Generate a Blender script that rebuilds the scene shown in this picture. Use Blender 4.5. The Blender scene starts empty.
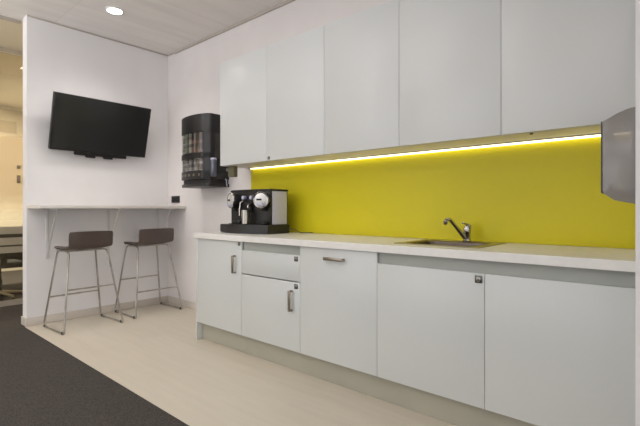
import bpy, bmesh, math, random
from mathutils import Vector, Matrix
random.seed(7)
PI = math.pi
COL = bpy.context.scene.collection
SC = bpy.context.scene

# ------------------------------------------------------------------ materials
def srgb(r, g, b):
    f = lambda c: (c/12.92 if c <= .04045 else ((c+.055)/1.055)**2.4)
    return (f(r/255), f(g/255), f(b/255), 1)

def mat(name, rgb, rough=.5, metal=0, coat=0, spec=.5, noise=None, bump=None, emit=None, estr=0, trans=0, alpha=1, ior=1.45):
    m = bpy.data.materials.new(name); m.use_nodes = True
    nt = m.node_tree; b = nt.nodes['Principled BSDF']
    b.inputs['Base Color'].default_value = srgb(*rgb)
    b.inputs['Roughness'].default_value = rough
    b.inputs['Metallic'].default_value = metal
    b.inputs['Coat Weight'].default_value = coat
    b.inputs['Coat Roughness'].default_value = .08
    b.inputs['Specular IOR Level'].default_value = spec
    b.inputs['IOR'].default_value = ior
    b.inputs['Transmission Weight'].default_value = trans
    b.inputs['Alpha'].default_value = alpha
    if emit:
        b.inputs['Emission Color'].default_value = srgb(*emit)
        b.inputs['Emission Strength'].default_value = estr
    tc = nt.nodes.new('ShaderNodeTexCoord')
    if noise:                                   # (rgb2, scale xyz, detail, low, high)
        rgb2, sc, det, lo, hi = noise
        mp = nt.nodes.new('ShaderNodeMapping'); mp.inputs['Scale'].default_value = sc
        nz = nt.nodes.new('ShaderNodeTexNoise'); nz.inputs['Scale'].default_value = 1; nz.inputs['Detail'].default_value = det
        rp = nt.nodes.new('ShaderNodeValToRGB')
        rp.color_ramp.elements[0].position = lo; rp.color_ramp.elements[1].position = hi
        rp.color_ramp.elements[0].color = srgb(*rgb); rp.color_ramp.elements[1].color = srgb(*rgb2)
        nt.links.new(tc.outputs['Object'], mp.inputs['Vector']); nt.links.new(mp.outputs['Vector'], nz.inputs['Vector'])
        nt.links.new(nz.outputs['Fac'], rp.inputs['Fac']); nt.links.new(rp.outputs['Color'], b.inputs['Base Color'])
    if bump:                                    # (scale, strength, distance)
        nz = nt.nodes.new('ShaderNodeTexNoise'); nz.inputs['Scale'].default_value = bump[0]; nz.inputs['Detail'].default_value = 3
        bp = nt.nodes.new('ShaderNodeBump'); bp.inputs['Strength'].default_value = bump[1]; bp.inputs['Distance'].default_value = bump[2]
        nt.links.new(tc.outputs['Object'], nz.inputs['Vector'])
        nt.links.new(nz.outputs['Fac'], bp.inputs['Height']); nt.links.new(bp.outputs['Normal'], b.inputs['Normal'])
    return m

M = {}
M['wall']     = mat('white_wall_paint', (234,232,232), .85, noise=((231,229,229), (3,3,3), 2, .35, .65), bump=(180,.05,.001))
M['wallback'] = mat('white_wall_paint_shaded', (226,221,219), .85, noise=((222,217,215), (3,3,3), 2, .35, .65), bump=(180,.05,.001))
M['wallcream']= mat('cream_wall_paint', (214,206,188), .85, noise=((208,200,182), (2,2,2), 2, .3, .7))
M['taupe']    = mat('taupe_panel', (176,164,142), .7, noise=((168,156,134), (2,2,2), 2, .3, .7))
M['base']     = mat('skirting_grey', (206,198,188), .5, noise=((200,192,182), (4,4,4), 2, .3, .7))
M['trim']     = mat('ceiling_trim', (186,178,168), .7, noise=((180,172,162), (4,4,4), 2, .3, .7))
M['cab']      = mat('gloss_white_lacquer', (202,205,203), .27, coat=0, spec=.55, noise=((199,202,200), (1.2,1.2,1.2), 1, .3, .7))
M['cabupper'] = mat('gloss_white_lacquer_lit', (215,217,216), .27, coat=0, spec=.55, noise=((212,214,213), (1.2,1.2,1.2), 1, .3, .7))  # door lacquer lightened so the colour carries the upper doors' brighter light
M['carc']     = mat('cabinet_carcass', (205,200,185), .5, noise=((200,195,180), (3,3,3), 2, .3, .7))
M['under']    = mat('cabinet_underside', (236,231,232), .45, noise=((231,226,227), (3,3,3), 2, .3, .7))
M['rail']     = mat('recess_rail', (166,169,163), .4, noise=((159,162,156), (3,3,3), 2, .3, .7))
M['plinth']   = mat('plinth_grey', (166,163,148), .45, noise=((159,156,142), (3,3,3), 2, .3, .7))
M['top']      = mat('worktop_laminate', (228,226,222), .35, noise=((224,222,218), (30,30,30), 4, .35, .65))
M['yellow']   = mat('yellow_gloss_panel', (207,195,36), .3, coat=0, spec=.22, noise=((203,191,34), (1.5,1.5,1.5), 1, .3, .7))
M['steel']    = mat('brushed_steel', (176,172,165), .28, metal=1, noise=((160,156,150), (2,60,60), 3, .3, .7))
M['chrome']   = mat('chrome', (190,188,186), .14, metal=1, noise=((182,180,178), (5,5,5), 2, .3, .7))
M['legmetal'] = mat('satin_chrome_leg', (206,202,196), .28, metal=1, noise=((156,151,144), (8,8,8), 2, .3, .7))
M['handle']   = mat('handle_bronze_steel', (158,148,136), .3, metal=.9, noise=((144,134,122), (20,20,20), 2, .3, .7))
M['brown']    = mat('dark_brown_veneer', (92,80,74), .42, noise=((84,72,67), (3,10,3), 3, .2, .8))
M['black']    = mat('black_plastic', (38,36,36), .38, noise=((32,31,31), (6,6,6), 2, .3, .7))
M['softblack']= mat('matte_black', (30,29,29), .6, noise=((25,24,24), (6,6,6), 2, .3, .7))
M['screen']   = mat('tv_screen', (33,34,35), .32, coat=.3, noise=((30,31,32), (2,2,2), 2, .3, .7))
M['bezel']    = mat('tv_bezel', (30,29,29), .4, noise=((26,25,25), (4,4,4), 2, .3, .7))
M['silver']   = mat('silver_plastic', (200,200,222), .35, metal=.1, noise=((193,193,215), (4,4,4), 2, .3, .7))
M['dial']     = mat('pale_dial', (214,212,209), .3, metal=.4, noise=((206,204,201), (8,8,8), 2, .3, .7))
M['bowlsteel']= mat('sink_bowl_steel', (128,118,108), .35, metal=.9, noise=((118,108,99), (3,30,3), 3, .3, .7))
M['white']    = mat('white_metal', (222,220,217), .4, noise=((216,214,211), (4,4,4), 2, .3, .7))
M['shelf']    = mat('white_shelf_laminate', (222,217,211), .4, noise=((216,211,205), (4,4,4), 2, .3, .7))
M['lock']     = mat('lock_steel', (110,110,104), .35, metal=.8, noise=((96,96,90), (40,40,40), 2, .3, .7))
M['socket']   = mat('socket_black', (52,50,50), .4, noise=((46,44,44), (10,10,10), 2, .3, .7))
M['olive']    = mat('olive_grey_box', (112,108,84), .6, noise=((104,100,78), (10,10,10), 2, .3, .7))
M['led']      = mat('led_strip', (255,246,200), .5, emit=(255,243,190), estr=3.2)
M['lamp']     = mat('lamp_lens', (255,250,240), .5, emit=(255,246,232), estr=9)
M['rubber']   = mat('rubber_foot', (80,74,68), .7, noise=((70,65,60), (30,30,30), 2, .3, .7))
M['cable']    = mat('dark_cable', (92,84,60), .5, noise=((84,76,54), (30,30,30), 2, .3, .7))
M['smoke']    = mat('smoked_clear_plastic', (140,135,132), .15, coat=.5, spec=.5, alpha=.8, noise=((152,147,144), (1,3,4), 2, .35, .65))
M['smokedark']= mat('smoked_dark_edge', (66,62,58), .3, noise=((58,54,50), (8,8,8), 2, .3, .7))
M['paper']    = mat('paper_roll', (206,196,184), .9, noise=((198,188,176), (20,20,20), 3, .3, .7))
M['deskdark'] = mat('dark_desk_top', (58,52,46), .5, noise=((48,43,38), (3,20,3), 3, .3, .7))
M['fabricdark']= mat('dark_chair_fabric', (52,52,50), .9, noise=((44,44,42), (60,60,60), 3, .3, .7))
M['alu']      = mat('aluminium_profile', (190,182,168), .4, metal=.4, noise=((182,174,160), (6,6,6), 2, .3, .7))

def glass_mat(name, tint, rough, tfac):
    m = bpy.data.materials.new(name); m.use_nodes = True; nt = m.node_tree
    for n in list(nt.nodes): nt.nodes.remove(n)
    out = nt.nodes.new('ShaderNodeOutputMaterial'); mix = nt.nodes.new('ShaderNodeMixShader')
    tr = nt.nodes.new('ShaderNodeBsdfTransparent'); tr.inputs['Color'].default_value = srgb(*tint)
    gl = nt.nodes.new('ShaderNodeBsdfGlossy'); gl.inputs['Roughness'].default_value = rough
    mix.inputs['Fac'].default_value = tfac
    nt.links.new(tr.outputs[0], mix.inputs[1]); nt.links.new(gl.outputs[0], mix.inputs[2]); nt.links.new(mix.outputs[0], out.inputs['Surface'])
    return m
M['glass'] = glass_mat('clear_glass', (244,240,228), .02, .05)
M['tubeclear'] = glass_mat('clear_tube', (240,240,238), .08, .16)

def film_mat():                                  # frosted manifestation film, thinning out towards its lower edge
    m = bpy.data.materials.new('frosted_film'); m.use_nodes = True; nt = m.node_tree
    for n in list(nt.nodes): nt.nodes.remove(n)
    out = nt.nodes.new('ShaderNodeOutputMaterial'); mix = nt.nodes.new('ShaderNodeMixShader'); add = nt.nodes.new('ShaderNodeMixShader')
    tr = nt.nodes.new('ShaderNodeBsdfTransparent'); df = nt.nodes.new('ShaderNodeBsdfDiffuse'); tl = nt.nodes.new('ShaderNodeBsdfTranslucent')
    df.inputs['Color'].default_value = srgb(226,214,190); tl.inputs['Color'].default_value = srgb(232,216,186)
    add.inputs['Fac'].default_value = .5
    tc = nt.nodes.new('ShaderNodeTexCoord'); sp = nt.nodes.new('ShaderNodeSeparateXYZ'); mr = nt.nodes.new('ShaderNodeMapRange')
    mr.inputs['From Min'].default_value = 1.0; mr.inputs['From Max'].default_value = 1.28
    mr.inputs['To Min'].default_value = .12; mr.inputs['To Max'].default_value = .82
    nt.links.new(tc.outputs['Object'], sp.inputs[0]); nt.links.new(sp.outputs['Z'], mr.inputs['Value'])
    nt.links.new(mr.outputs[0], mix.inputs['Fac'])
    nt.links.new(df.outputs[0], add.inputs[1]); nt.links.new(tl.outputs[0], add.inputs[2])
    nt.links.new(tr.outputs[0], mix.inputs[1]); nt.links.new(add.outputs[0], mix.inputs[2]); nt.links.new(mix.outputs[0], out.inputs['Surface'])
    return m
M['film'] = film_mat()
M['filmstripe'] = mat('frosted_stripe', (176,168,148), .7, alpha=.8, noise=((168,160,142), (3,3,3), 2, .3, .7))

def floor_mat():
    m = mat('pale_vinyl_planks', (205,192,172), .42)
    nt = m.node_tree; b = nt.nodes['Principled BSDF']
    tc = nt.nodes.new('ShaderNodeTexCoord')
    br = nt.nodes.new('ShaderNodeTexBrick'); br.inputs['Scale'].default_value = 1
    br.inputs['Brick Width'].default_value = 1.2; br.inputs['Row Height'].default_value = .18
    br.inputs['Mortar Size'].default_value = .0012; br.inputs['Color1'].default_value = srgb(212,203,186)
    br.inputs['Color2'].default_value = srgb(208,199,181); br.inputs['Mortar'].default_value = srgb(206,197,181)
    mp = nt.nodes.new('ShaderNodeMapping'); mp.inputs['Scale'].default_value = (2, 22, 2)
    nz = nt.nodes.new('ShaderNodeTexNoise'); nz.inputs['Scale'].default_value = 1; nz.inputs['Detail'].default_value = 5
    mx = nt.nodes.new('ShaderNodeMix'); mx.data_type = 'RGBA'; mx.blend_type = 'MULTIPLY'; mx.inputs['Factor'].default_value = .16
    nt.links.new(tc.outputs['Object'], br.inputs['Vector']); nt.links.new(tc.outputs['Object'], mp.inputs['Vector'])
    nt.links.new(mp.outputs[0], nz.inputs['Vector'])
    nt.links.new(br.outputs['Color'], mx.inputs[6]); nt.links.new(nz.outputs['Fac'], mx.inputs[7])
    nt.links.new(mx.outputs[2], b.inputs['Base Color'])
    return m
M['floor'] = floor_mat()

def carpet_mat():
    m = mat('charcoal_carpet', (84,79,76), .95, spec=.1)
    nt = m.node_tree; b = nt.nodes['Principled BSDF']
    tc = nt.nodes.new('ShaderNodeTexCoord')
    n1 = nt.nodes.new('ShaderNodeTexNoise'); n1.inputs['Scale'].default_value = 160; n1.inputs['Detail'].default_value = 4
    rp = nt.nodes.new('ShaderNodeValToRGB')
    rp.color_ramp.elements[0].position = .33; rp.color_ramp.elements[0].color = srgb(60,57,54)
    rp.color_ramp.elements[1].position = .68; rp.color_ramp.elements[1].color = srgb(86,81,77)
    bp = nt.nodes.new('ShaderNodeBump'); bp.inputs['Strength'].default_value = .6; bp.inputs['Distance'].default_value = .004
    nt.links.new(tc.outputs['Object'], n1.inputs['Vector']); nt.links.new(n1.outputs['Fac'], rp.inputs['Fac'])
    nt.links.new(rp.outputs['Color'], b.inputs['Base Color']); nt.links.new(n1.outputs['Fac'], bp.inputs['Height'])
    nt.links.new(bp.outputs['Normal'], b.inputs['Normal'])
    return m
M['carpet'] = carpet_mat()

def ceil_mat(name, c1, c2, cj):
    m = mat(name, c1, .9)
    nt = m.node_tree; b = nt.nodes['Principled BSDF']
    tc = nt.nodes.new('ShaderNodeTexCoord')
    br = nt.nodes.new('ShaderNodeTexBrick'); br.offset = 0; br.inputs['Scale'].default_value = 1
    br.inputs['Brick Width'].default_value = .6; br.inputs['Row Height'].default_value = 1.2
    br.inputs['Mortar Size'].default_value = .003; br.inputs['Color1'].default_value = srgb(*c1)
    br.inputs['Color2'].default_value = srgb(*c2); br.inputs['Mortar'].default_value = srgb(*cj)
    nt.links.new(tc.outputs['Object'], br.inputs['Vector'])
    nz = nt.nodes.new('ShaderNodeTexNoise'); nz.inputs['Scale'].default_value = 1; mp = nt.nodes.new('ShaderNodeMapping'); mp.inputs['Scale'].default_value = (7,.9,1); nz.inputs['Detail'].default_value = 4
    mx = nt.nodes.new('ShaderNodeMix'); mx.data_type = 'RGBA'; mx.blend_type = 'MULTIPLY'; mx.inputs['Factor'].default_value = .24
    nt.links.new(tc.outputs['Object'], mp.inputs['Vector']); nt.links.new(mp.outputs[0], nz.inputs['Vector'])
    nt.links.new(br.outputs['Color'], mx.inputs[6]); nt.links.new(nz.outputs['Fac'], mx.inputs[7])
    nt.links.new(mx.outputs[2], b.inputs['Base Color'])
    return m
M['ceil'] = ceil_mat('ceiling_tiles', (246,241,236), (243,238,233), (232,226,220))
M['ceilwarm'] = mat('corridor_ceiling', (216,206,184), .9, noise=((210,200,178), (2,2,2), 2, .3, .7))

# ------------------------------------------------------------------ mesh builder
class MB:
    def __init__(s): s.bm = bmesh.new()
    def box(s, x0, x1, y0, y1, z0, z1, bev=0, seg=2, mtx=None):
        r = bmesh.ops.create_cube(s.bm, size=1)
        vs = r['verts']
        for v in vs:
            v.co = Vector((x0+(v.co.x+.5)*(x1-x0), y0+(v.co.y+.5)*(y1-y0), z0+(v.co.z+.5)*(z1-z0)))
        if bev:
            es = list({e for v in vs for e in v.link_edges})
            r2 = bmesh.ops.bevel(s.bm, geom=es, offset=bev, segments=seg, affect='EDGES', profile=.5)
            vs = list({v for f in r2['faces'] for v in f.verts} | {v for v in vs if v.is_valid})
        if mtx: bmesh.ops.transform(s.bm, matrix=mtx, verts=vs)
        return s
    def ring(s, c, n, b, r, k):
        return [s.bm.verts.new(c + n*(r*math.cos(2*PI*i/k)) + b*(r*math.sin(2*PI*i/k))) for i in range(k)]
    def tube(s, pts, r, k=10, cap=True):
        pts = [Vector(p) for p in pts]; rs = r if isinstance(r, (list, tuple)) else [r]*len(pts)
        prev = None; n = None
        for i, p in enumerate(pts):
            if i == 0: t = pts[1]-p
            elif i == len(pts)-1: t = p-pts[i-1]
            else: t = (pts[i+1]-p).normalized()+(p-pts[i-1]).normalized()
            t.normalize()
            if n is None:
                a = Vector((0,0,1)) if abs(t.z) < .9 else Vector((1,0,0)); n = t.cross(a).normalized()
            else:
                n = (n - t*n.dot(t)).normalized()
            b = t.cross(n); rg = s.ring(p, n, b, rs[i], k)
            if prev:
                for j in range(k): s.bm.faces.new((prev[j], prev[(j+1)%k], rg[(j+1)%k], rg[j]))
            elif cap: s.bm.faces.new(list(reversed(rg)))
            prev = rg
        if cap: s.bm.faces.new(prev)
        return s
    def lathe(s, prof, c, axis='Z', k=28):
        # prof: list of (radius, along)
        c = Vector(c); ax = {'X': Vector((1,0,0)), 'Y': Vector((0,1,0)), 'Z': Vector((0,0,1))}[axis] if isinstance(axis, str) else Vector(axis).normalized()
        a = Vector((0,0,1)) if abs(ax.z) < .9 else Vector((1,0,0)); n = ax.cross(a).normalized(); b = ax.cross(n)
        prev = None
        for r, h in prof:
            rg = s.ring(c+ax*h, n, b, max(r, 1e-4), k)
            if prev:
                for j in range(k): s.bm.faces.new((prev[j], prev[(j+1)%k], rg[(j+1)%k], rg[j]))
            else: s.bm.faces.new(list(reversed(rg)))
            prev = rg
        s.bm.faces.new(prev); return s
    def prism(s, poly, a0, a1, axis='X', bev=0):
        # poly: 2D loop; extruded along axis from a0 to a1. axis X -> (y,z), Y -> (x,z), Z -> (x,y)
        def P(u, v, a): return {'X': (a,u,v), 'Y': (u,a,v), 'Z': (u,v,a)}[axis]
        lo = [s.bm.verts.new(P(u,v,a0)) for u,v in poly]; hi = [s.bm.verts.new(P(u,v,a1)) for u,v in poly]
        n = len(poly); fs = []
        fs.append(s.bm.faces.new(lo)); fs.append(s.bm.faces.new(list(reversed(hi))))
        for i in range(n): fs.append(s.bm.faces.new((lo[i], hi[i], hi[(i+1)%n], lo[(i+1)%n])))
        if bev:
            es = list({e for f in fs[:2] for e in f.edges})
            bmesh.ops.bevel(s.bm, geom=es, offset=bev, segments=2, affect='EDGES', profile=.5)
        return s
    def sheet(s, rows, thick):
        # rows: grid of points (list of lists) thickened along normals
        g = [[s.bm.verts.new(p) for p in r] for r in rows]; fs = []
        for i in range(len(g)-1):
            for j in range(len(g[0])-1):
                fs.append(s.bm.faces.new((g[i][j], g[i+1][j], g[i+1][j+1], g[i][j+1])))
        bmesh.ops.recalc_face_normals(s.bm, faces=fs)
        bmesh.ops.solidify(s.bm, geom=fs, thickness=thick)
        return s
    def build(s, name, m, parent=None, smooth=True, angle=35):
        bmesh.ops.recalc_face_normals(s.bm, faces=s.bm.faces)
        me = bpy.data.meshes.new(name); s.bm.to_mesh(me); s.bm.free()
        if smooth:
            for p in me.polygons: p.use_smooth = True
            try: me.set_sharp_from_angle(angle=math.radians(angle))
            except Exception: pass
        me.materials.append(m)
        o = bpy.data.objects.new(name, me); COL.objects.link(o)
        if parent:
            o.parent = parent
            # meshes are written in world coordinates unless the thing says its parts are local
            if parent.type == 'EMPTY' and not parent.get('_local'):
                o.matrix_parent_inverse = Matrix.Translation(parent.location).inverted()
        return o
def tag(o, label, cat, group=None):
    o['label'] = label; o['category'] = cat
    if group: o['group'] = group
    return o
def thing(name, label, cat, loc, group=None, local=False, rz=0):
    o = bpy.data.objects.new(name, None); COL.objects.link(o); o.location = loc; o.rotation_euler.z = rz
    o.empty_display_size = .1
    if local: LOCAL.append(o); o['_local'] = 1
    return tag(o, label, cat, group)
LOCAL = []
def struct(name, mb, m, parent=None, **k):
    o = mb.build(name, m, parent, **k)
    if parent is None: o['kind'] = 'structure'
    return o
def B(*a, **k): return MB().box(*a, **k)

# ------------------------------------------------------------------ dimensions (from the photograph's perspective)
H = 2.919; YE = -1.431; XP = 4.56
CAMX, CAMY, CAMZ, YAW, F, V0 = 4.7504, -2.6615, 1.0984, 2.2943, 434.28, 209.245

# ------------------------------------------------------------------ setting
struct('floor', B(0, 8, -1.452, 0, -.05, 0), M['floor'], smooth=False)
mb = MB(); mb.box(-.128, 8, -7, -1.452, -.05, .003); mb.box(-5, -.128, -7, 0, -.05, .003)
struct('carpet', mb, M['carpet'], smooth=False)
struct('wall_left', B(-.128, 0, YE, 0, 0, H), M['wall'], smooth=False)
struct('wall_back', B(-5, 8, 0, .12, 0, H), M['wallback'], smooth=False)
struct('wall_right', B(XP, XP+.14, -.67, 0, 0, H), M['wall'], smooth=False)
struct('wall_light_blocker', B(6.5, 6.6, -7, 0, 0, H), M['wall'], smooth=False)  # unseen wall added to block world light from the right
struct('ceiling', B(-.2, 8, -7, .12, H, H+.06), M['ceil'], smooth=False)
struct('ceiling_corridor', B(-1.25, -.2, -7, .12, H+.002, H+.06), M['ceilwarm'], smooth=False)
struct('ceiling_office', B(-5, -1.25, -7, .12, H+.002, H+.06), M['ceilwarm'], smooth=False)
struct('wall_office', B(-4.6, -4.5, -7, 0, 0, H), M['wallcream'], smooth=False)
mb = MB(); mb.box(0, .012, YE, 0, 0, .078, .003); mb.box(-.138, .012, YE-.012, YE, 0, .078, .003)
struct('baseboard_left', mb, M['base'])
struct('baseboard_back', B(.012, 1.533, -.012, 0, 0, .078, .003), M['base'])
struct('trim_1', B(0, .012, YE, 0, H-.013, H, .002), M['trim'])
struct('trim_2', B(.012, .17, -.010, 0, H-.013, H, .002), M['trim'])
struct('trim_3', B(.17, XP, -.018, 0, H-.024, H, .002), M['trim'])
struct('trim_4', B(-.215, -.19, -7, YE, H-.028, H, .002), M['trim'])

# glass partition of the office across the corridor
XG = -1.19
g = bpy.data.objects.new('window_1', None); COL.objects.link(g); g.location = (XG, -2, 0); g['kind'] = 'structure'
mb = MB(); mb.box(XG-.03, XG+.03, -6, 0, .003, .06); mb.box(XG-.03, XG+.03, -6, 0, H-.045, H)
mb.box(XG-.03, XG+.03, -.9, -.86, .06, H-.045); mb.box(XG-.03, XG+.03, -2.7, -2.66, .06, H-.045)
mb.build('window_frame', M['alu'], g, smooth=False)
B(XG-.004, XG+.004, -6, 0, .06, H-.045).build('window_glass', M['glass'], g, smooth=False)
B(XG+.005, XG+.007, -6, 0, .975, 1.93).build('frosted_film', M['film'], g, smooth=False)
mb = MB()
for z0, z1 in ((.815,.90), (.69,.775), (.60,.672)): mb.box(XG+.005, XG+.007, -6, 0, z0, z1)
mb.build('frosted_stripes', M['filmstripe'], g, smooth=False)

for za, zb in ((1.40,1.49), (1.565,1.605)):
    B(XG+.008, XG+.022, -1.225, -1.19, za, zb, .003).build('glass_clamp', M['handle'], g)
# office furniture seen through the glass
t = thing('office_desk', 'dark office desk standing behind the glass partition', 'desk', (-2.5,-1.2,.003))
B(-2.9, -2.05, -2.4, -.5, .70, .735, .004).build('desk_top', M['deskdark'], t)
for x, y in ((-2.85,-2.35), (-2.1,-2.35), (-2.85,-.55), (-2.1,-.55)):
    B(x-.025, x+.025, y-.025, y+.025, .003, .70, .003).build('leg', M['softblack'], t)
B(-2.88, -2.86, -2.3, -.6, .25, .70).build('modesty_panel', M['deskdark'], t)
t = thing('mug', 'small white mug on the dark desk behind the glass', 'mug', (-2.2,-1.06,.735))
MB().lathe([(.034,.735),(.038,.74),(.042,.83),(.038,.83),(.034,.745)], (-2.2,-1.06,0), 'Z', 20).build('mug_body', M['white'], t)
MB().tube([(-2.2,-1.10+.0,.815),(-2.2,-1.128,.81),(-2.2,-1.134,.785),(-2.2,-1.124,.765),(-2.2,-1.098,.76)], .006, 8).build('mug_handle', M['white'], t)
t = thing('paper_stack', 'pale stack of papers on the dark desk behind the glass', 'papers', (-2.3,-1.2,.735))
B(-2.42, -2.12, -1.36, -1.16, .735, .765, .002).build('sheets', M['paper'], t)
t = thing('office_chair', 'dark office chair on a pale star base behind the glass', 'chair', (-1.6,-1.3,.003))
B(-1.82, -1.40, -1.52, -1.08, .40, .47, .025, 3).build('seat', M['fabricdark'], t)
MB().box(-1.42, -1.37, -1.50, -1.10, .52, .86, .02, 3).build('backrest', M['fabricdark'], t)
B(-1.40, -1.375, -1.33, -1.27, .42, .56, .006).build('back_support', M['softblack'], t)
MB().lathe([(.03,.09),(.03,.25),(.02,.26),(.02,.40)], (-1.6,-1.3,0), 'Z', 16).build('gas_column', M['softblack'], t)
for i in range(5):
    a = 2*PI*i/5+.3; ex, ey = -1.6+.27*math.cos(a), -1.3+.27*math.sin(a)
    leg = MB().tube([(-1.6,-1.3,.105), (ex,ey,.075)], [.022,.014], 8).build('base_arm', M['alu'], t)
    MB().lathe([(.022,-.012),(.027,-.008),(.027,.008),(.022,.012)], (ex,ey,.031), (math.sin(a),-math.cos(a),0), 16).build('castor', M['softblack'], leg)
t = thing('wall_board', 'taupe board hung on the cream office wall behind the glass', 'board', (-4.49,-.9,2.1))
B(-4.498, -4.47, -2.4, -.34, 1.7, 2.86, .004).build('board_frame', M['taupe'], t)
B(-4.472, -4.465, -2.3, -.43, 2.45, 2.66).build('dark_strip', mat('taupe_dark_strip', (150,137,114), .7, noise=((142,129,107), (2,2,2), 2, .3, .7)), t)

# ------------------------------------------------------------------ downlight
t = thing('downlight', 'small round white downlight glowing in the ceiling above the bar shelf', 'ceiling light', (.72,-.93,H))
MB().lathe([(.066,-.012),(.076,-.010),(.078,0),(.066,0)], (.72,-.93,H), 'Z', 32).build('trim_ring', M['white'], t)
MB().lathe([(.001,-.0135),(.050,-.0135),(.065,-.0125),(.065,-.003),(.001,-.003)], (.72,-.93,H), 'Z', 32).build('lens', M['lamp'], t)

# ------------------------------------------------------------------ television
TX, TY, TZ, TI = .16, -.797, 1.931, .2738
R = Matrix.Translation((TX,TY,TZ)) @ Matrix.Rotation(TI, 4, 'Y')
W, Hh = .945, .945*.5725
t = thing('television', 'black flat screen television tilted forward on the white wall', 'television', (0,TY,TZ))
MB().box(-.05, 0, -W/2, W/2, -Hh/2, Hh/2, .006, 2, R).build('casing', M['bezel'], t)
MB().box(-.001, .002, -W/2+.012, W/2-.012, -Hh/2+.018, Hh/2-.012, 0, 1, R).build('screen', M['screen'], t)
MB().box(-.075, -.05, -.3, .3, -.2, .16, .01, 2, R).build('rear_housing', M['softblack'], t)
MB().box(-.045, -.012, -.245, .27, -Hh/2-.035, -Hh/2-.001, .003, 2, R).build('bottom_bar', M['softblack'], t)
for yy in (-.09, .085):
    MB().box(-.05, -.01, yy-.045, yy+.045, -Hh/2-.055, -Hh/2-.035, .006, 2, R).build('bracket_tab', M['softblack'], t)
mb = MB(); mb.box(0, .014, TY-.3, TY+.3, TZ-.16, TZ+.16, .003)
mb.box(.014, .105, TY-.12, TY+.12, TZ-.05, TZ+.05, .003)
mb.build('wall_mount', M['softblack'], t)

# ------------------------------------------------------------------ bar shelf with brackets
t = thing('bar_shelf', 'long narrow white bar shelf on brackets along the white wall', 'shelf', (0,-.715,1.105))
B(.001, .39, YE, -.002, 1.105, 1.135, .002).build('shelf_board', M['shelf'], t)
for y in (-1.264, -.69, -.13):
    mb = MB(); mb.box(.0005, .008, y-.014, y+.014, .62, 1.104, .001); mb.box(.001, .31, y-.014, y+.014, 1.096, 1.1045, .001)
    mb.prism([(.285,1.097),(.270,1.097),(.006,.67),(.006,.648)], y-.007, y+.007, 'Y')
    mb.build('bracket', M['white'], t)

# ------------------------------------------------------------------ wall socket
t = thing('wall_socket', 'black double wall socket above the right end of the bar shelf', 'socket', (.177,0,1.21))
B(.092, .262, -.010, -.0005, 1.172, 1.252, .003).build('face_plate', M['socket'], t)
for x in (.137, .217):
    s_ = MB().lathe([(.030,0),(.030,-.004),(.027,-.005),(.024,-.002),(.001,-.002)], (x,-.0095,1.212), 'Y', 24).build('socket_insert', M['softblack'], t)
    mb = MB()
    for dx in (-.009, .009): mb.lathe([(.003,0),(.003,-.0015)], (x+dx,-.0118,1.212), 'Y', 10)
    mb.build('contact', M['lock'], s_)

# ------------------------------------------------------------------ bar stools
def fillet(a, b, c, r, n=5):
    a, b, c = Vector(a), Vector(b), Vector(c); u = (a-b).normalized(); v = (c-b).normalized()
    p, q = b+u*r, b+v*r
    return [p.lerp(b, k/n).lerp(b.lerp(q, k/n), k/n) for k in range(n+1)]
def make_stool(label, loc, rz, zfront, zback, hw=.262):
    t = thing('bar_stool', label, 'bar stool', loc, 'brown bar stools under the bar shelf', local=True, rz=rz)
    r = .0085; zt = .712
    for s in (-1, 1):
        F0 = Vector((-.215, s*hw, r+.004)); F1 = Vector((.24, s*hw, r+.004))
        T0 = Vector((-.135, s*.172, zt)); T1 = Vector((.115, s*.172, zt))
        fb0 = fillet(T0, F0, F1, .022); fb1 = fillet(F0, F1, T1, .022)
        ft0 = fillet(F0, T0, T1, .05); ft1 = fillet(T0, T1, F1, .05)
        MB().tube([fb0[2]] + fb0[3:] + fb1[:3] + [fb1[3]], r).build('sled_runner', M['legmetal'], t)
        wl = MB().tube([fb0[2], fb0[1], fb0[0]] + ft0[:4], r).build('leg', M['legmetal'], t)
        rl = MB().tube([fb1[3], fb1[4], fb1[5]] + list(reversed(ft1))[:4], r).build('leg', M['legmetal'], t)
        MB().tube([ft0[3], ft0[4], ft0[5], ft1[0], ft1[1], ft1[2]], r).build('seat_rail', M['legmetal'], t)
        for x, pl in ((-.185, wl), (.21, rl)):
            MB().lathe([(.011,-.012),(.012,-.008),(.012,.008),(.011,.012)], (x, s*hw, .0125), 'X', 12).build('rubber_foot', M['rubber'], pl)
    def at(xf, xt, z):
        k = (z-.0125)/(zt-.0125); return xf+(xt-xf)*k, hw+(.172-hw)*k
    for nm, xf, xt, z in (('footrest', -.215, -.135, zfront), ('footrest', .24, .115, zback)):
        x, y = at(xf, xt, z); MB().tube([(x,-y,z), (x,y,z)], .0075).build(nm, M['legmetal'], t)
    for x in (-.10, .07):
        B(x-.02, x+.02, -.172, .172, .708, .722, .003).build('cross_plate', M['legmetal'], t)
    # seat shell of bent plywood: seat then short upright back, both slightly dished
    def shell(prof, half, dish):
        rows = []
        for (x, z, w, dx, dz) in prof:
            row = []
            for j in range(13):
                q = -1+2*j/12; e = abs(q)**2.2
                row.append(Vector((x+dx*e, q*w, z+dz*e)))
            rows.append(row)
        return rows
    seat = [(-.205,.722,.165,.03,-.004), (-.195,.731,.182,.016,.002), (-.16,.741,.192,0,.008), (-.10,.743,.195,0,.013), (-.02,.738,.195,0,.016),
            (.06,.735,.195,0,.018), (.12,.738,.195,0,.018), (.155,.748,.195,-.004,.016)]
    MB().sheet(shell(seat, 0, 0), .014).build('seat', M['brown'], t)
    back = [(.157,.742,.192,-.004,.004), (.178,.760,.195,-.007,0), (.190,.785,.196,-.012,0), (.198,.83,.197,-.02,0), (.206,.875,.196,-.024,0), (.210,.895,.188,-.026,-.004)]
    MB().sheet(shell(back, 0, 0), .014).build('backrest', M['brown'], t)
    return t
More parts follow.
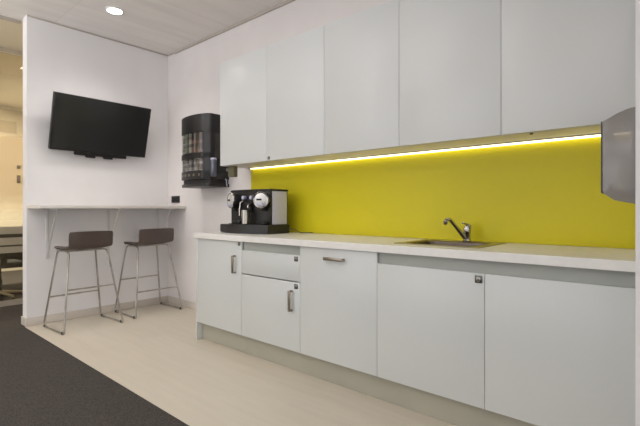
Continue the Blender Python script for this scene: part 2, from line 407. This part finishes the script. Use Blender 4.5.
make_stool('dark brown low-backed bar stool near the left end of the shelf, beside the carpet', (.325,-1.055,0), math.radians(3), .275, .375)
make_stool('dark brown low-backed bar stool farther right, in the corner near the cabinets', (.25,-.37,0), math.radians(1.5), .345, .255)

# ------------------------------------------------------------------ base cabinets
YF = -.604; XB = [1.535, 2.145, 2.757, 3.364, 3.973, 4.556]; ZD = .149; ZW = .857; ZR = .793
G = .0012
def carcass(t, x0, x1, z0, z1, yf, yb, m, name='carcass', top=False):
    mb = MB(); th = .016
    mb.box(x0, x0+th, yf, yb, z0, z1); mb.box(x1-th, x1, yf, yb, z0, z1)
    mb.box(x0+th, x1-th, yf, yb, z0, z0+th); mb.box(x0+th, x1-th, yb-th, yb, z0+th, z1)
    if top: mb.box(x0+th, x1-th, yf, yb-th, z1-th, z1)
    return mb.build(name, m, t, smooth=False)
def door(t, x0, x1, z0, z1, name='door', yf=YF, th=.018, gl=G, gr=G):
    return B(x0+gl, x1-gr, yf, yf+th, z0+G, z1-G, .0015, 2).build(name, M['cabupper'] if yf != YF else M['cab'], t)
def vhandle(d, x, z0, z1):
    y = YF-.028
    mb = MB(); mb.box(x-.010, x+.010, y-.006, y+.005, z0, z1, .003)
    for z in (z0+.006, z1-.006): mb.box(x-.006, x+.006, y, YF+.0005, z-.006, z+.006, .0015)
    mb.build('handle', M['handle'], d)
def hhandle(d, x0, x1, z):
    y = YF-.028
    mb = MB(); mb.box(x0, x1, y-.006, y+.005, z-.010, z+.010, .003)
    for x in (x0+.006, x1-.006): mb.box(x-.006, x+.006, y, YF+.0005, z-.007, z+.007, .0015)
    mb.build('handle', M['handle'], d)
def lock(d, x, z, yf=YF, sz=.016):
    mb = MB(); mb.box(x-sz, x+sz, yf-.004, yf+.0005, z-sz, z+sz, .001)
    o = mb.build('lock', M['lock'], d)
    MB().lathe([(sz*.6,0),(sz*.6,-.003),(sz*.5,-.004),(.001,-.004)], (x,yf-.0038,z), 'Y', 16).build('key_barrel', M['steel'], o)
    B(x-.0015, x+.0015, yf-.0085, yf-.0077, z-sz*.4, z+sz*.4).build('key_slot', M['softblack'], o)
def rail(t, x0, x1):
    B(x0, x1, -.5845, -.5725, ZR-.012, ZW-.001).build('recess_rail', M['rail'], t, smooth=False)

grp = 'white base cabinets under the worktop'
def base_unit(i, label):
    x0, x1 = XB[i], XB[i+1]
    t = thing('base_cabinet', label, 'cabinet', ((x0+x1)/2, -.3, 0), grp)
    c0 = x0+.019 if i == 0 else x0+.0005
    carcass(t, c0, x1-.0005, ZD, ZW-.0005, -.572, -.004, M['carc'])
    return t
t = base_unit(0, 'leftmost glossy white base cabinet, one tall door with vertical bar handle')
B(XB[0], XB[0]+.018, YF, -.004, .001, ZW-.0005, .001).build('side_panel', M['cab'], t)
d = door(t, XB[0]+.018, XB[1], ZD, ZW); vhandle(d, 2.072, .612, .749); lock(d, 2.119, .836, sz=.013)
t = base_unit(1, 'white base cabinet with a handleless drawer above a small door')
rail(t, XB[1], XB[2])
d = door(t, XB[1], XB[2], .617, ZR, 'drawer'); lock(d, 2.722, .768)
d = door(t, XB[1], XB[2], ZD, .612); vhandle(d, 2.683, .416, .557); lock(d, 2.722, .585)
t = base_unit(2, 'white base cabinet with one short horizontal handle at the top of its door')
d = door(t, XB[2], XB[3], ZD, ZW); hhandle(d, 2.985, 3.132, .793)
t = base_unit(3, 'white base cabinet below the sink, with square lock in its upper right corner')
rail(t, XB[3], XB[4])
d = door(t, XB[3], XB[4], ZD, ZR); lock(d, 3.945, .764, sz=.018)
t = base_unit(4, 'plain white base cabinet at the far right end against the wall stub')
rail(t, XB[4], XB[5])
d = door(t, XB[4], XB[5], ZD, ZR)
tag(B(XB[0]+.0185, XB[5]-.001, -.553, -.537, .001, ZD-.001).build('plinth', M['plinth'], smooth=False), 'long greyish plinth board on the floor below the white base cabinets', 'plinth')

# ------------------------------------------------------------------ worktop with a cut-out for the sink
SX0, SX1, SY0, SY1 = 3.395, 3.895, -.495, -.045
wx0, wx1, wy0, wy1, z0, z1 = 1.53, 4.558, -.625, -.012, .858, .90
mb = MB(); bm = mb.bm
hx0, hx1, hy0, hy1 = SX0+.02, SX1-.02, SY0+.02, SY1-.02
def lp(x0,x1,y0,y1,z): return [bm.verts.new(p) for p in ((x0,y0,z),(x1,y0,z),(x1,y1,z),(x0,y1,z))]
ot, it, ob_, ib = lp(wx0,wx1,wy0,wy1,z1), lp(hx0,hx1,hy0,hy1,z1), lp(wx0,wx1,wy0,wy1,z0), lp(hx0,hx1,hy0,hy1,z0)
for i in range(4):
    j = (i+1) % 4
    bm.faces.new((ot[i],ot[j],it[j],it[i])); bm.faces.new((ob_[i],ib[i],ib[j],ob_[j]))
    bm.faces.new((ot[i],ob_[i],ob_[j],ot[j])); bm.faces.new((it[i],it[j],ib[j],ib[i]))
es = [e for e in bm.edges if all(v in ot for v in e.verts)]
bmesh.ops.bevel(bm, geom=es, offset=.004, segments=3, affect='EDGES', profile=.5)
tag(mb.build('worktop', M['top'], smooth=False), 'long pale laminate worktop running over all the white base cabinets', 'worktop')

# ------------------------------------------------------------------ sink and tap
def rrect(x0, x1, y0, y1, r, z, n=6):
    out = []
    for cx, cy, a in ((x1-r,y1-r,0), (x0+r,y1-r,PI/2), (x0+r,y0+r,PI), (x1-r,y0+r,1.5*PI)):
        for k in range(n+1):
            b = a+PI/2*k/n; out.append(Vector((cx+r*math.cos(b), cy+r*math.sin(b), z)))
    return out
def loft(mb, loops, capend=True):
    prev = None
    for l in loops:
        vs = [mb.bm.verts.new(p) for p in l]
        if prev:
            for j in range(len(vs)): mb.bm.faces.new((prev[j], prev[(j+1)%len(vs)], vs[(j+1)%len(vs)], vs[j]))
        prev = vs
    if capend: mb.bm.faces.new(prev)
t = thing('sink', 'stainless steel inset sink let into the pale worktop', 'sink', ((SX0+SX1)/2, (SY0+SY1)/2, .9))
bx0, bx1, by0, by1 = SX0+.055, SX1-.055, SY0+.05, SY1-.09
mb = MB(); loft(mb, [rrect(SX0,SX1,SY0,SY1,.025,.9005), rrect(SX0,SX1,SY0,SY1,.025,.9025), rrect(SX0+.006,SX1-.006,SY0+.006,SY1-.006,.022,.9045),
    rrect(bx0-.01,bx1+.01,by0-.01,by1+.01,.05,.9035)], False)
mb.build('rim', M['steel'], t)
mb = MB(); loft(mb, [rrect(bx0-.01,bx1+.01,by0-.01,by1+.01,.05,.9035), rrect(bx0,bx1,by0,by1,.05,.897), rrect(bx0+.006,bx1-.006,by0+.006,by1-.006,.05,.78), rrect(bx0+.03,bx1-.03,by0+.03,by1-.03,.04,.755)])
mb.build('bowl', M['bowlsteel'], t)
MB().lathe([(.040,0),(.040,.003),(.030,.004),(.026,.001),(.001,.001)], ((bx0+bx1)/2,(by0+by1)/2,.7555), 'Z', 24).build('drain', M['chrome'], t)

t = thing('mixer_tap', 'chrome mixer tap with slanted spout behind the sink', 'tap', (3.675,-.098,.9035))
MB().lathe([(.027,.9042),(.027,.909),(.022,.914),(.021,.95),(.023,.955),(.023,.975)], (3.675,-.098,0), 'Z', 24).build('tap_body', M['chrome'], t)
sp = MB().tube([(3.676,-.10,.914),(3.668,-.118,.926),(3.636,-.196,1.010),(3.628,-.222,1.034),(3.622,-.236,1.040),(3.615,-.248,1.037),(3.611,-.254,1.024)], [.012,.012,.0105,.0105,.011,.0115,.012], 14).build('spout', M['chrome'], t)
MB().lathe([(.013,-.006),(.0135,0),(.013,.006)], (3.6105,-.255,1.018), (.25,-.35,1), 14).build('aerator', M['steel'], sp)
MB().tube([(3.676,-.098,.974),(3.679,-.096,.988),(3.683,-.093,1.000),(3.686,-.090,1.006)], [.0225,.0215,.019,.014], 16).build('lever_cap', M['chrome'], t)
MB().box(-.010, .010, -.055, 0, -.004, .004, .003, 2, Matrix.Translation((3.682,-.094,1.004)) @ Matrix.Rotation(math.radians(-15), 4, 'Z') @ Matrix.Rotation(math.radians(-14), 4, 'X')).build('lever', M['chrome'], t)

# ------------------------------------------------------------------ backsplash and light strip
tag(B(1.538, XP-.001, -.012, -.0005, .901, 1.4885, .001).build('backsplash', M['yellow'], smooth=False), 'glossy yellow splashback panel between worktop and wall cabinets', 'splashback')
t = thing('light_strip', 'glowing light strip under the wall cabinets above yellow splashback', 'light strip', (3.0,-.035,1.48))
B(1.56, XP-.01, -.045, -.013, 1.482, 1.4885).build('profile', M['alu'], t, smooth=False)
B(1.565, XP-.015, -.040, -.014, 1.474, 1.482).build('diffuser', M['led'], t, smooth=False)

# ------------------------------------------------------------------ wall cabinets
XU = [1.4717, 2.094, 2.716, 3.332, 3.95, 4.556]; UF = -.3146; UZ0, UZ1 = 1.4886, 2.4164
wl = ['leftmost white wall cabinet, beside the black capsule dispenser',
      'second white wall cabinet from the left, small lock at its bottom left corner',
      'middle one of the five white wall cabinets above the yellow splashback',
      'fourth white wall cabinet from the left, above the tap',
      'rightmost white wall cabinet, above the smoky towel dispenser']
for i in range(5):
    x0, x1 = XU[i], XU[i+1]
    t = thing('wall_cabinet', wl[i], 'cabinet', ((x0+x1)/2, -.15, UZ0), 'white wall cabinets above the splashback')
    c = carcass(t, x0+.0005, x1-.0005, UZ0+.0005, UZ1-.001, UF+.019, -.003, M['under'], top=True)
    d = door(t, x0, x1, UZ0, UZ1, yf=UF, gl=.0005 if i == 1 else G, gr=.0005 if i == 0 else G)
    if i == 1: lock(d, x0+.034, UZ0+.022, yf=UF, sz=.012)
    if i == 4: MB().lathe([(.008,0),(.008,-.006),(.006,-.008),(.001,-.008)], (4.09,-.28,UZ0), 'Z', 14).build('catch', M['lock'], t)

# ------------------------------------------------------------------ power box under the first wall cabinet
t = thing('junction_box', 'small olive grey box under the leftmost wall cabinet beside the black dispenser', 'box', (1.54,-.23,1.44))
B(1.50, 1.585, -.25, -.205, 1.392, 1.4888, .004).build('box_body', M['olive'], t)
MB().lathe([(.016,0),(.016,.03),(.012,.034),(.001,.034)], (1.501,-.235,1.462), (-1,0,0), 16).build('cable_gland', M['chrome'], t)

# ------------------------------------------------------------------ capsule dispenser on the wall
DX0, DX1, DZ0, DZ1, DY = .69, 1.185, 1.32, 2.03, -.235
def bow(x0, x1, y, s, n=14):
    return [(x0+(x1-x0)*k/n, y-s*(1-(2*k/n-1)**2)) for k in range(n+1)]
t = thing('capsule_dispenser', 'black wall dispenser with clear capsule tubes beside the wall cabinets', 'dispenser', ((DX0+DX1)/2, 0, DZ0))
fr = bow(DX0, DX1, DY, .045)
fr = [p for p in fr if p[0] < DX1-.045] + [(DX1-.033*(1-math.sin(a_*PI/10))-.0005, DY+.012-.0275*math.cos(a_*PI/10)+.022) for a_ in range(6)]
full = fr + [(DX1,-.001), (DX0,-.001)]
inner = bow(DX0+.002, DX1-.002, DY+.055, .045) + [(DX1-.002,-.001), (DX0+.002,-.001)]
mb = MB()
mb.prism(full, 1.855, DZ1, 'Z', .006)          # top hood
mb.build('hood', M['black'], t)
MB().prism(inner, 1.40, 1.854, 'Z').build('back_body', M['softblack'], t)
mb = MB(); mb.prism(full, 1.600, 1.655, 'Z', .004); mb.build('middle_band', M['black'], t)
mb = MB(); mb.prism(full, 1.395, 1.478, 'Z', .004); mb.build('lower_panel', M['black'], t)
inner2 = bow(DX0+.006, DX1-.012, DY+.022, .045) + [(DX1-.012,-.001), (DX0+.01,-.001)]
MB().prism(inner2, 1.352, 1.394, 'Z').build('capsule_slot', M['softblack'], t)
tray = bow(DX0+.008, DX1+.002, DY-.001, .045) + [(DX1+.002,-.001), (DX0+.008,-.001)]
MB().prism(tray, DZ0, 1.351, 'Z', .004).build('catch_tray', M['black'], t)
NT = 5; tops = [(150,150,146), (120,140,112), (168,160,150), (150,112,104), (126,116,118)]
for k in range(NT):
    u = (k+.6)/(NT+.15); x = DX0+.012+(DX1-DX0-.09)*u; y = DY+.037-.045*(1-(2*((x-DX0)/(DX1-DX0))-1)**2)
    cm = mat('capsule_foil', (158,154,150), .3, metal=.5, noise=((96,92,90), (2,2,34), 1, .42, .58))
    ct = mat('capsule_foil_tinted', tops[k], .3, metal=.3, noise=((104,98,94), (2,2,30), 1, .42, .58))
    c = MB().lathe([(.030,1.656),(.034,1.66),(.034,1.85),(.030,1.853)], (x,y,0), 'Z', 18).build('capsule_tube', ct, t)
    MB().lathe([(.030,1.479),(.034,1.483),(.034,1.595),(.030,1.599)], (x,y,0), 'Z', 18).build('capsule_tube', cm, t)
    e = MB().lathe([(.014,0),(.014,-.004),(.010,-.005),(.001,-.005)], (x, y-.036, 1.437), 'Y', 14).build('flavour_button', M['handle'], t)
win = [p for p in full if p[1] < -.01 and p[0] < DX1-.085]; win = [(x+.002, y+.004) for x, y in win]; win2 = [(x, y+.005) for x, y in win]
MB().prism(win + win2[::-1], 1.479, 1.854, 'Z').build('clear_window', M['tubeclear'], t)
# right flank: pillar, side window and cup tube
MB().prism([p for p in full if p[0] > DX1-.09] [:-2] + [(DX1-.001,-.002), (DX1-.085,-.002)], 1.395, 1.856, 'Z').build('side_pillar', M['black'], t)
B(DX1-.002, DX1+.004, -.17, -.04, 1.60, 1.84, .002).build('side_window', M['smokedark'], t)
ct = MB().lathe([(.024,1.415),(.027,1.42),(.027,1.56),(.029,1.562),(.029,1.575),(.022,1.58)], (DX1+.028,-.205,0), 'Z', 20).build('cup_tube', mat('blue_grey_metal', (118,122,134), .3, metal=.6, noise=((104,108,120),(20,20,20),2,.3,.7)), t)
MB().lathe([(.030,1.576),(.030,1.588),(.020,1.594)], (DX1+.028,-.205,0), 'Z', 20).build('collar', M['silver'], ct)
MB().tube([(DX1+.02,-.06,1.40), (DX1+.035,-.06,1.38), (DX1+.04,-.06,1.345), (DX1+.03,-.05,1.325)], .004, 8).build('cable', M['silver'], t)

# ------------------------------------------------------------------ coffee machine
KX0, KX1, KY0, KY1, KZ1 = 1.652, 2.158, -.325, -.135, 1.262
t = thing('coffee_machine', 'black and silver two-head coffee machine on the worktop', 'coffee machine', ((KX0+KX1)/2,-.28,.9))
fb = bow(KX0, KX1, KY0, .02)
body = fb + [(KX1,KY1), (KX0,KY1)]
MB().prism(body, .9725, KZ1-.014, 'Z', .004).build('body', M['black'], t)
lidp = bow(KX0-.005, KX1+.005, KY0-.006, .022) + [(KX1+.005,KY1+.004), (KX0-.005,KY1+.004)]
MB().prism(lidp, KZ1-.014, KZ1, 'Z', .004).build('lid', M['softblack'], t)
basep = [(1.600+(2.185-1.600)*k/16, -.405+.03*k/16-.075*(1-(2*k/16-1)**2)) for k in range(17)] + [(2.178,KY1+.004), (KX0-.01,KY1+.004), (KX0-.01,KY0)]
MB().prism(basep, .9005, .972, 'Z', .008).build('drip_tray', M['black'], t)
gridp = bow(KX0+.03, KX1-.03, -.375, .08) + [(KX1-.03,-.335), (KX0+.03,-.335)]
MB().prism(gridp, .9725, .977, 'Z', .001).build('drip_grid', M['softblack'], t)
B(KX1-.004, KX1+.007, KY0+.018, KY1-.012, .975, KZ1-.018, .004).build('side_panel', M['silver'], t)
B(KX0-.007, KX0+.004, KY0+.018, KY1-.012, .975, KZ1-.018, .004).build('side_panel', M['silver'], t)
for hx, yaw in ((1.770, -12), (2.085, 26)):
    A = Vector((math.sin(math.radians(yaw)), -math.cos(math.radians(yaw)), 0)); P0 = Vector((hx, KY0+.015, 1.172)); S_ = Vector((A.y, -A.x, 0))*-1
    h = MB().lathe([(.058,0),(.060,.02),(.060,.085),(.054,.088),(.001,.088)], P0, A, 32).build('brew_head', M['black'], t)
    MB().lathe([(.056,.084),(.065,.088),(.066,.100),(.062,.104),(.058,.102)], P0, A, 36).build('chrome_ring', M['chrome'], h)
    MB().lathe([(.057,.086),(.057,.101),(.046,.107),(.001,.109)], P0, A, 36).build('dial', M['dial'], h)
    mm = Matrix.Translation(P0) @ Matrix.Rotation(math.radians(yaw), 4, 'Z')
    MB().box(-.034, .010, -.113, -.104, -.004, .010, .002, 2, mm).build('capsule_opening', M['softblack'], h)
    MB().box(-.026, .026, -.125, -.100, -.048, -.024, .008, 3, mm).build('lever', M['silver'], h)
    q = P0+A*.055
    MB().lathe([(.016,1.085),(.019,1.09),(.019,1.108),(.03,1.114)], (q.x,q.y,0), 'Z', 18).build('spout', M['softblack'], h)
    B(hx-.055, hx+.055, KY0-.045, KY0-.005, .977, 1.0, .004).build('cup_riser', M['softblack'], t)
# steam wand, steam knobs and the milk cup between the heads
cx = 1.925
B(cx-.045, cx+.045, KY0-.05, KY0-.01, 1.075, 1.15, .006).build('centre_block', M['softblack'], t)
for dx in (-.055, .045):
    MB().lathe([(.014,0),(.016,-.004),(.016,-.03),(.010,-.034),(.001,-.034)], (cx+dx,KY0-.02,1.195), 'Y', 18).build('knob', M['silver'], t)
MB().tube([(cx-.05,KY0-.05,1.165), (cx-.052,KY0-.075,1.15), (cx-.05,KY0-.085,1.09), (cx-.045,KY0-.09,1.045)], [.009,.009,.007,.006], 12).build('steam_wand', M['chrome'], t)
MB().tube([(cx+.045,KY0-.045,1.135), (cx+.05,KY0-.075,1.13), (cx+.05,KY0-.082,1.11)], [.008,.008,.007], 12).build('hot_water_spout', M['chrome'], t)
# power cord lying on the worktop behind the machine
MB().tube([(KX1-.005,-.15,.925), (KX1+.03,-.14,.935), (KX1+.07,-.125,.932), (KX1+.10,-.11,.915), (KX1+.115,-.09,.906), (KX1+.15,-.06,.906), (KX1+.19,-.03,.906)], .004, 8).build('power_cord', M['cable'], t)
t = thing('milk_jug', 'tall steel milk jug between the two heads of the coffee machine', 'jug', (cx,KY0-.062,.977))
MB().lathe([(.028,.9775),(.032,.98),(.033,1.085),(.031,1.092),(.028,1.09),(.028,.985),(.001,.984)], (cx+.025,KY0-.084,0), 'Z', 24).build('jug_body', M['steel'], t)

# ------------------------------------------------------------------ paper towel dispenser on the wall stub
t = thing('towel_dispenser', 'smoky grey translucent paper towel dispenser on the right wall stub', 'dispenser', (XP,-.5,1.3))
fy0, fy1 = -.645, -.36
P = [(XP-.001,1.487), (XP-.030,1.482), (XP-.062,1.468), (XP-.108,1.444), (XP-.111,1.436), (XP-.111,1.170), (XP-.105,1.160), (XP-.080,1.142), (XP-.068,1.133), (XP-.001,1.118)]
MB().prism(P, fy0, fy1, 'Y', .004).build('cover', M['smoke'], t)
P2 = [(XP-.1130,1.440), (XP-.1120,1.443), (XP-.1085,1.443), (XP-.1085,1.160), (XP-.1120,1.162), (XP-.1130,1.166)]
MB().prism(P2, fy0-.002, fy1+.002, 'Y').build('front_edge', M['smokedark'], t)
B(XP-.018, XP-.0005, fy0+.02, fy1-.02, 1.14, 1.46, .002).build('back_plate', M['smokedark'], t)
MB().lathe([(.045,0),(.045,.24)], (XP-.058,fy0+.022,1.32), 'Y', 24).build('paper_roll', M['paper'], t)

for o in LOCAL:
    del o['_local']

# ------------------------------------------------------------------ light
w = bpy.data.worlds.new('world'); SC.world = w; w.use_nodes = True
w.node_tree.nodes['Background'].inputs['Color'].default_value = srgb(250,250,252)
w.node_tree.nodes['Background'].inputs['Strength'].default_value = 1.2
def area(name, loc, size, power, rgb=(255,252,252), rot=(0,0,0), sy=None):
    l = bpy.data.lights.new(name, 'AREA'); l.energy = power; l.color = srgb(*rgb)[:3]; l.size = size
    if sy: l.shape = 'RECTANGLE'; l.size_y = sy
    o = bpy.data.objects.new(name, l); COL.objects.link(o); o.location = loc; o.rotation_euler = rot
    return o
l = bpy.data.lights.new('downlight_beam', 'SPOT'); l.energy = 58; l.spot_size = math.radians(140); l.spot_blend = .9; l.shadow_soft_size = .2; l.color = srgb(255,247,240)[:3]
o = bpy.data.objects.new('downlight_beam', l); COL.objects.link(o); o.location = (.72,-.93,H-.03)
area('ceiling_lamp', (2.4,-2.0,H-.03), 1.6, 12)
area('ceiling_lamp', (4.2,-3.4,H-.03), 1.6, 5)
area('rear_fill', (.6,-6.6,1.5), 5, 34, (250,248,250), (PI/2,0,0), 2.4)  # unseen fill behind the camera, added to light the cabinet fronts
l_ = area('side_fill', (6.2,-2.5,1.35), 1.8, 4.5, (252,250,252), (PI/2,0,math.radians(90-15)), 1.5); l_.data.spread = math.radians(75)  # added fill from the right, aimed to brighten the television wall
area('ceiling_fill', (4.2,-5.2,1.9), 1.5, 55, (252,252,255), (PI,0,0), 1.0)  # upward fill added out of view to brighten the ceiling
area('ceiling_fill', (.9,-4.0,1.9), 1.5, 120, (252,252,255), (PI,0,0), 1.0)  # second unseen upward fill, added stronger on the left
area('office_lamp', (-3.2,-1.4,H-.03), .8, 165, (255,252,246))
area('corridor_lamp', (-.75,-.9,H-.03), .3, 5, (255,243,224))

# ------------------------------------------------------------------ camera
cam = bpy.data.cameras.new('camera'); co = bpy.data.objects.new('camera', cam); COL.objects.link(co)
cam.sensor_width = 36; cam.sensor_fit = 'HORIZONTAL'; cam.lens = F*36/640
cam.shift_y = -(213-V0)/640; cam.clip_start = .05
co.location = (CAMX, CAMY, CAMZ); co.rotation_euler = (PI/2, 0, YAW-PI/2)
SC.camera = co
SC.view_settings.view_transform = 'Standard'; SC.view_settings.look = 'None'
SC.view_settings.exposure = 0; SC.view_settings.gamma = 1
SC.cycles.use_denoising = True
SC.cycles.max_bounces = 10; SC.cycles.transparent_max_bounces = 12
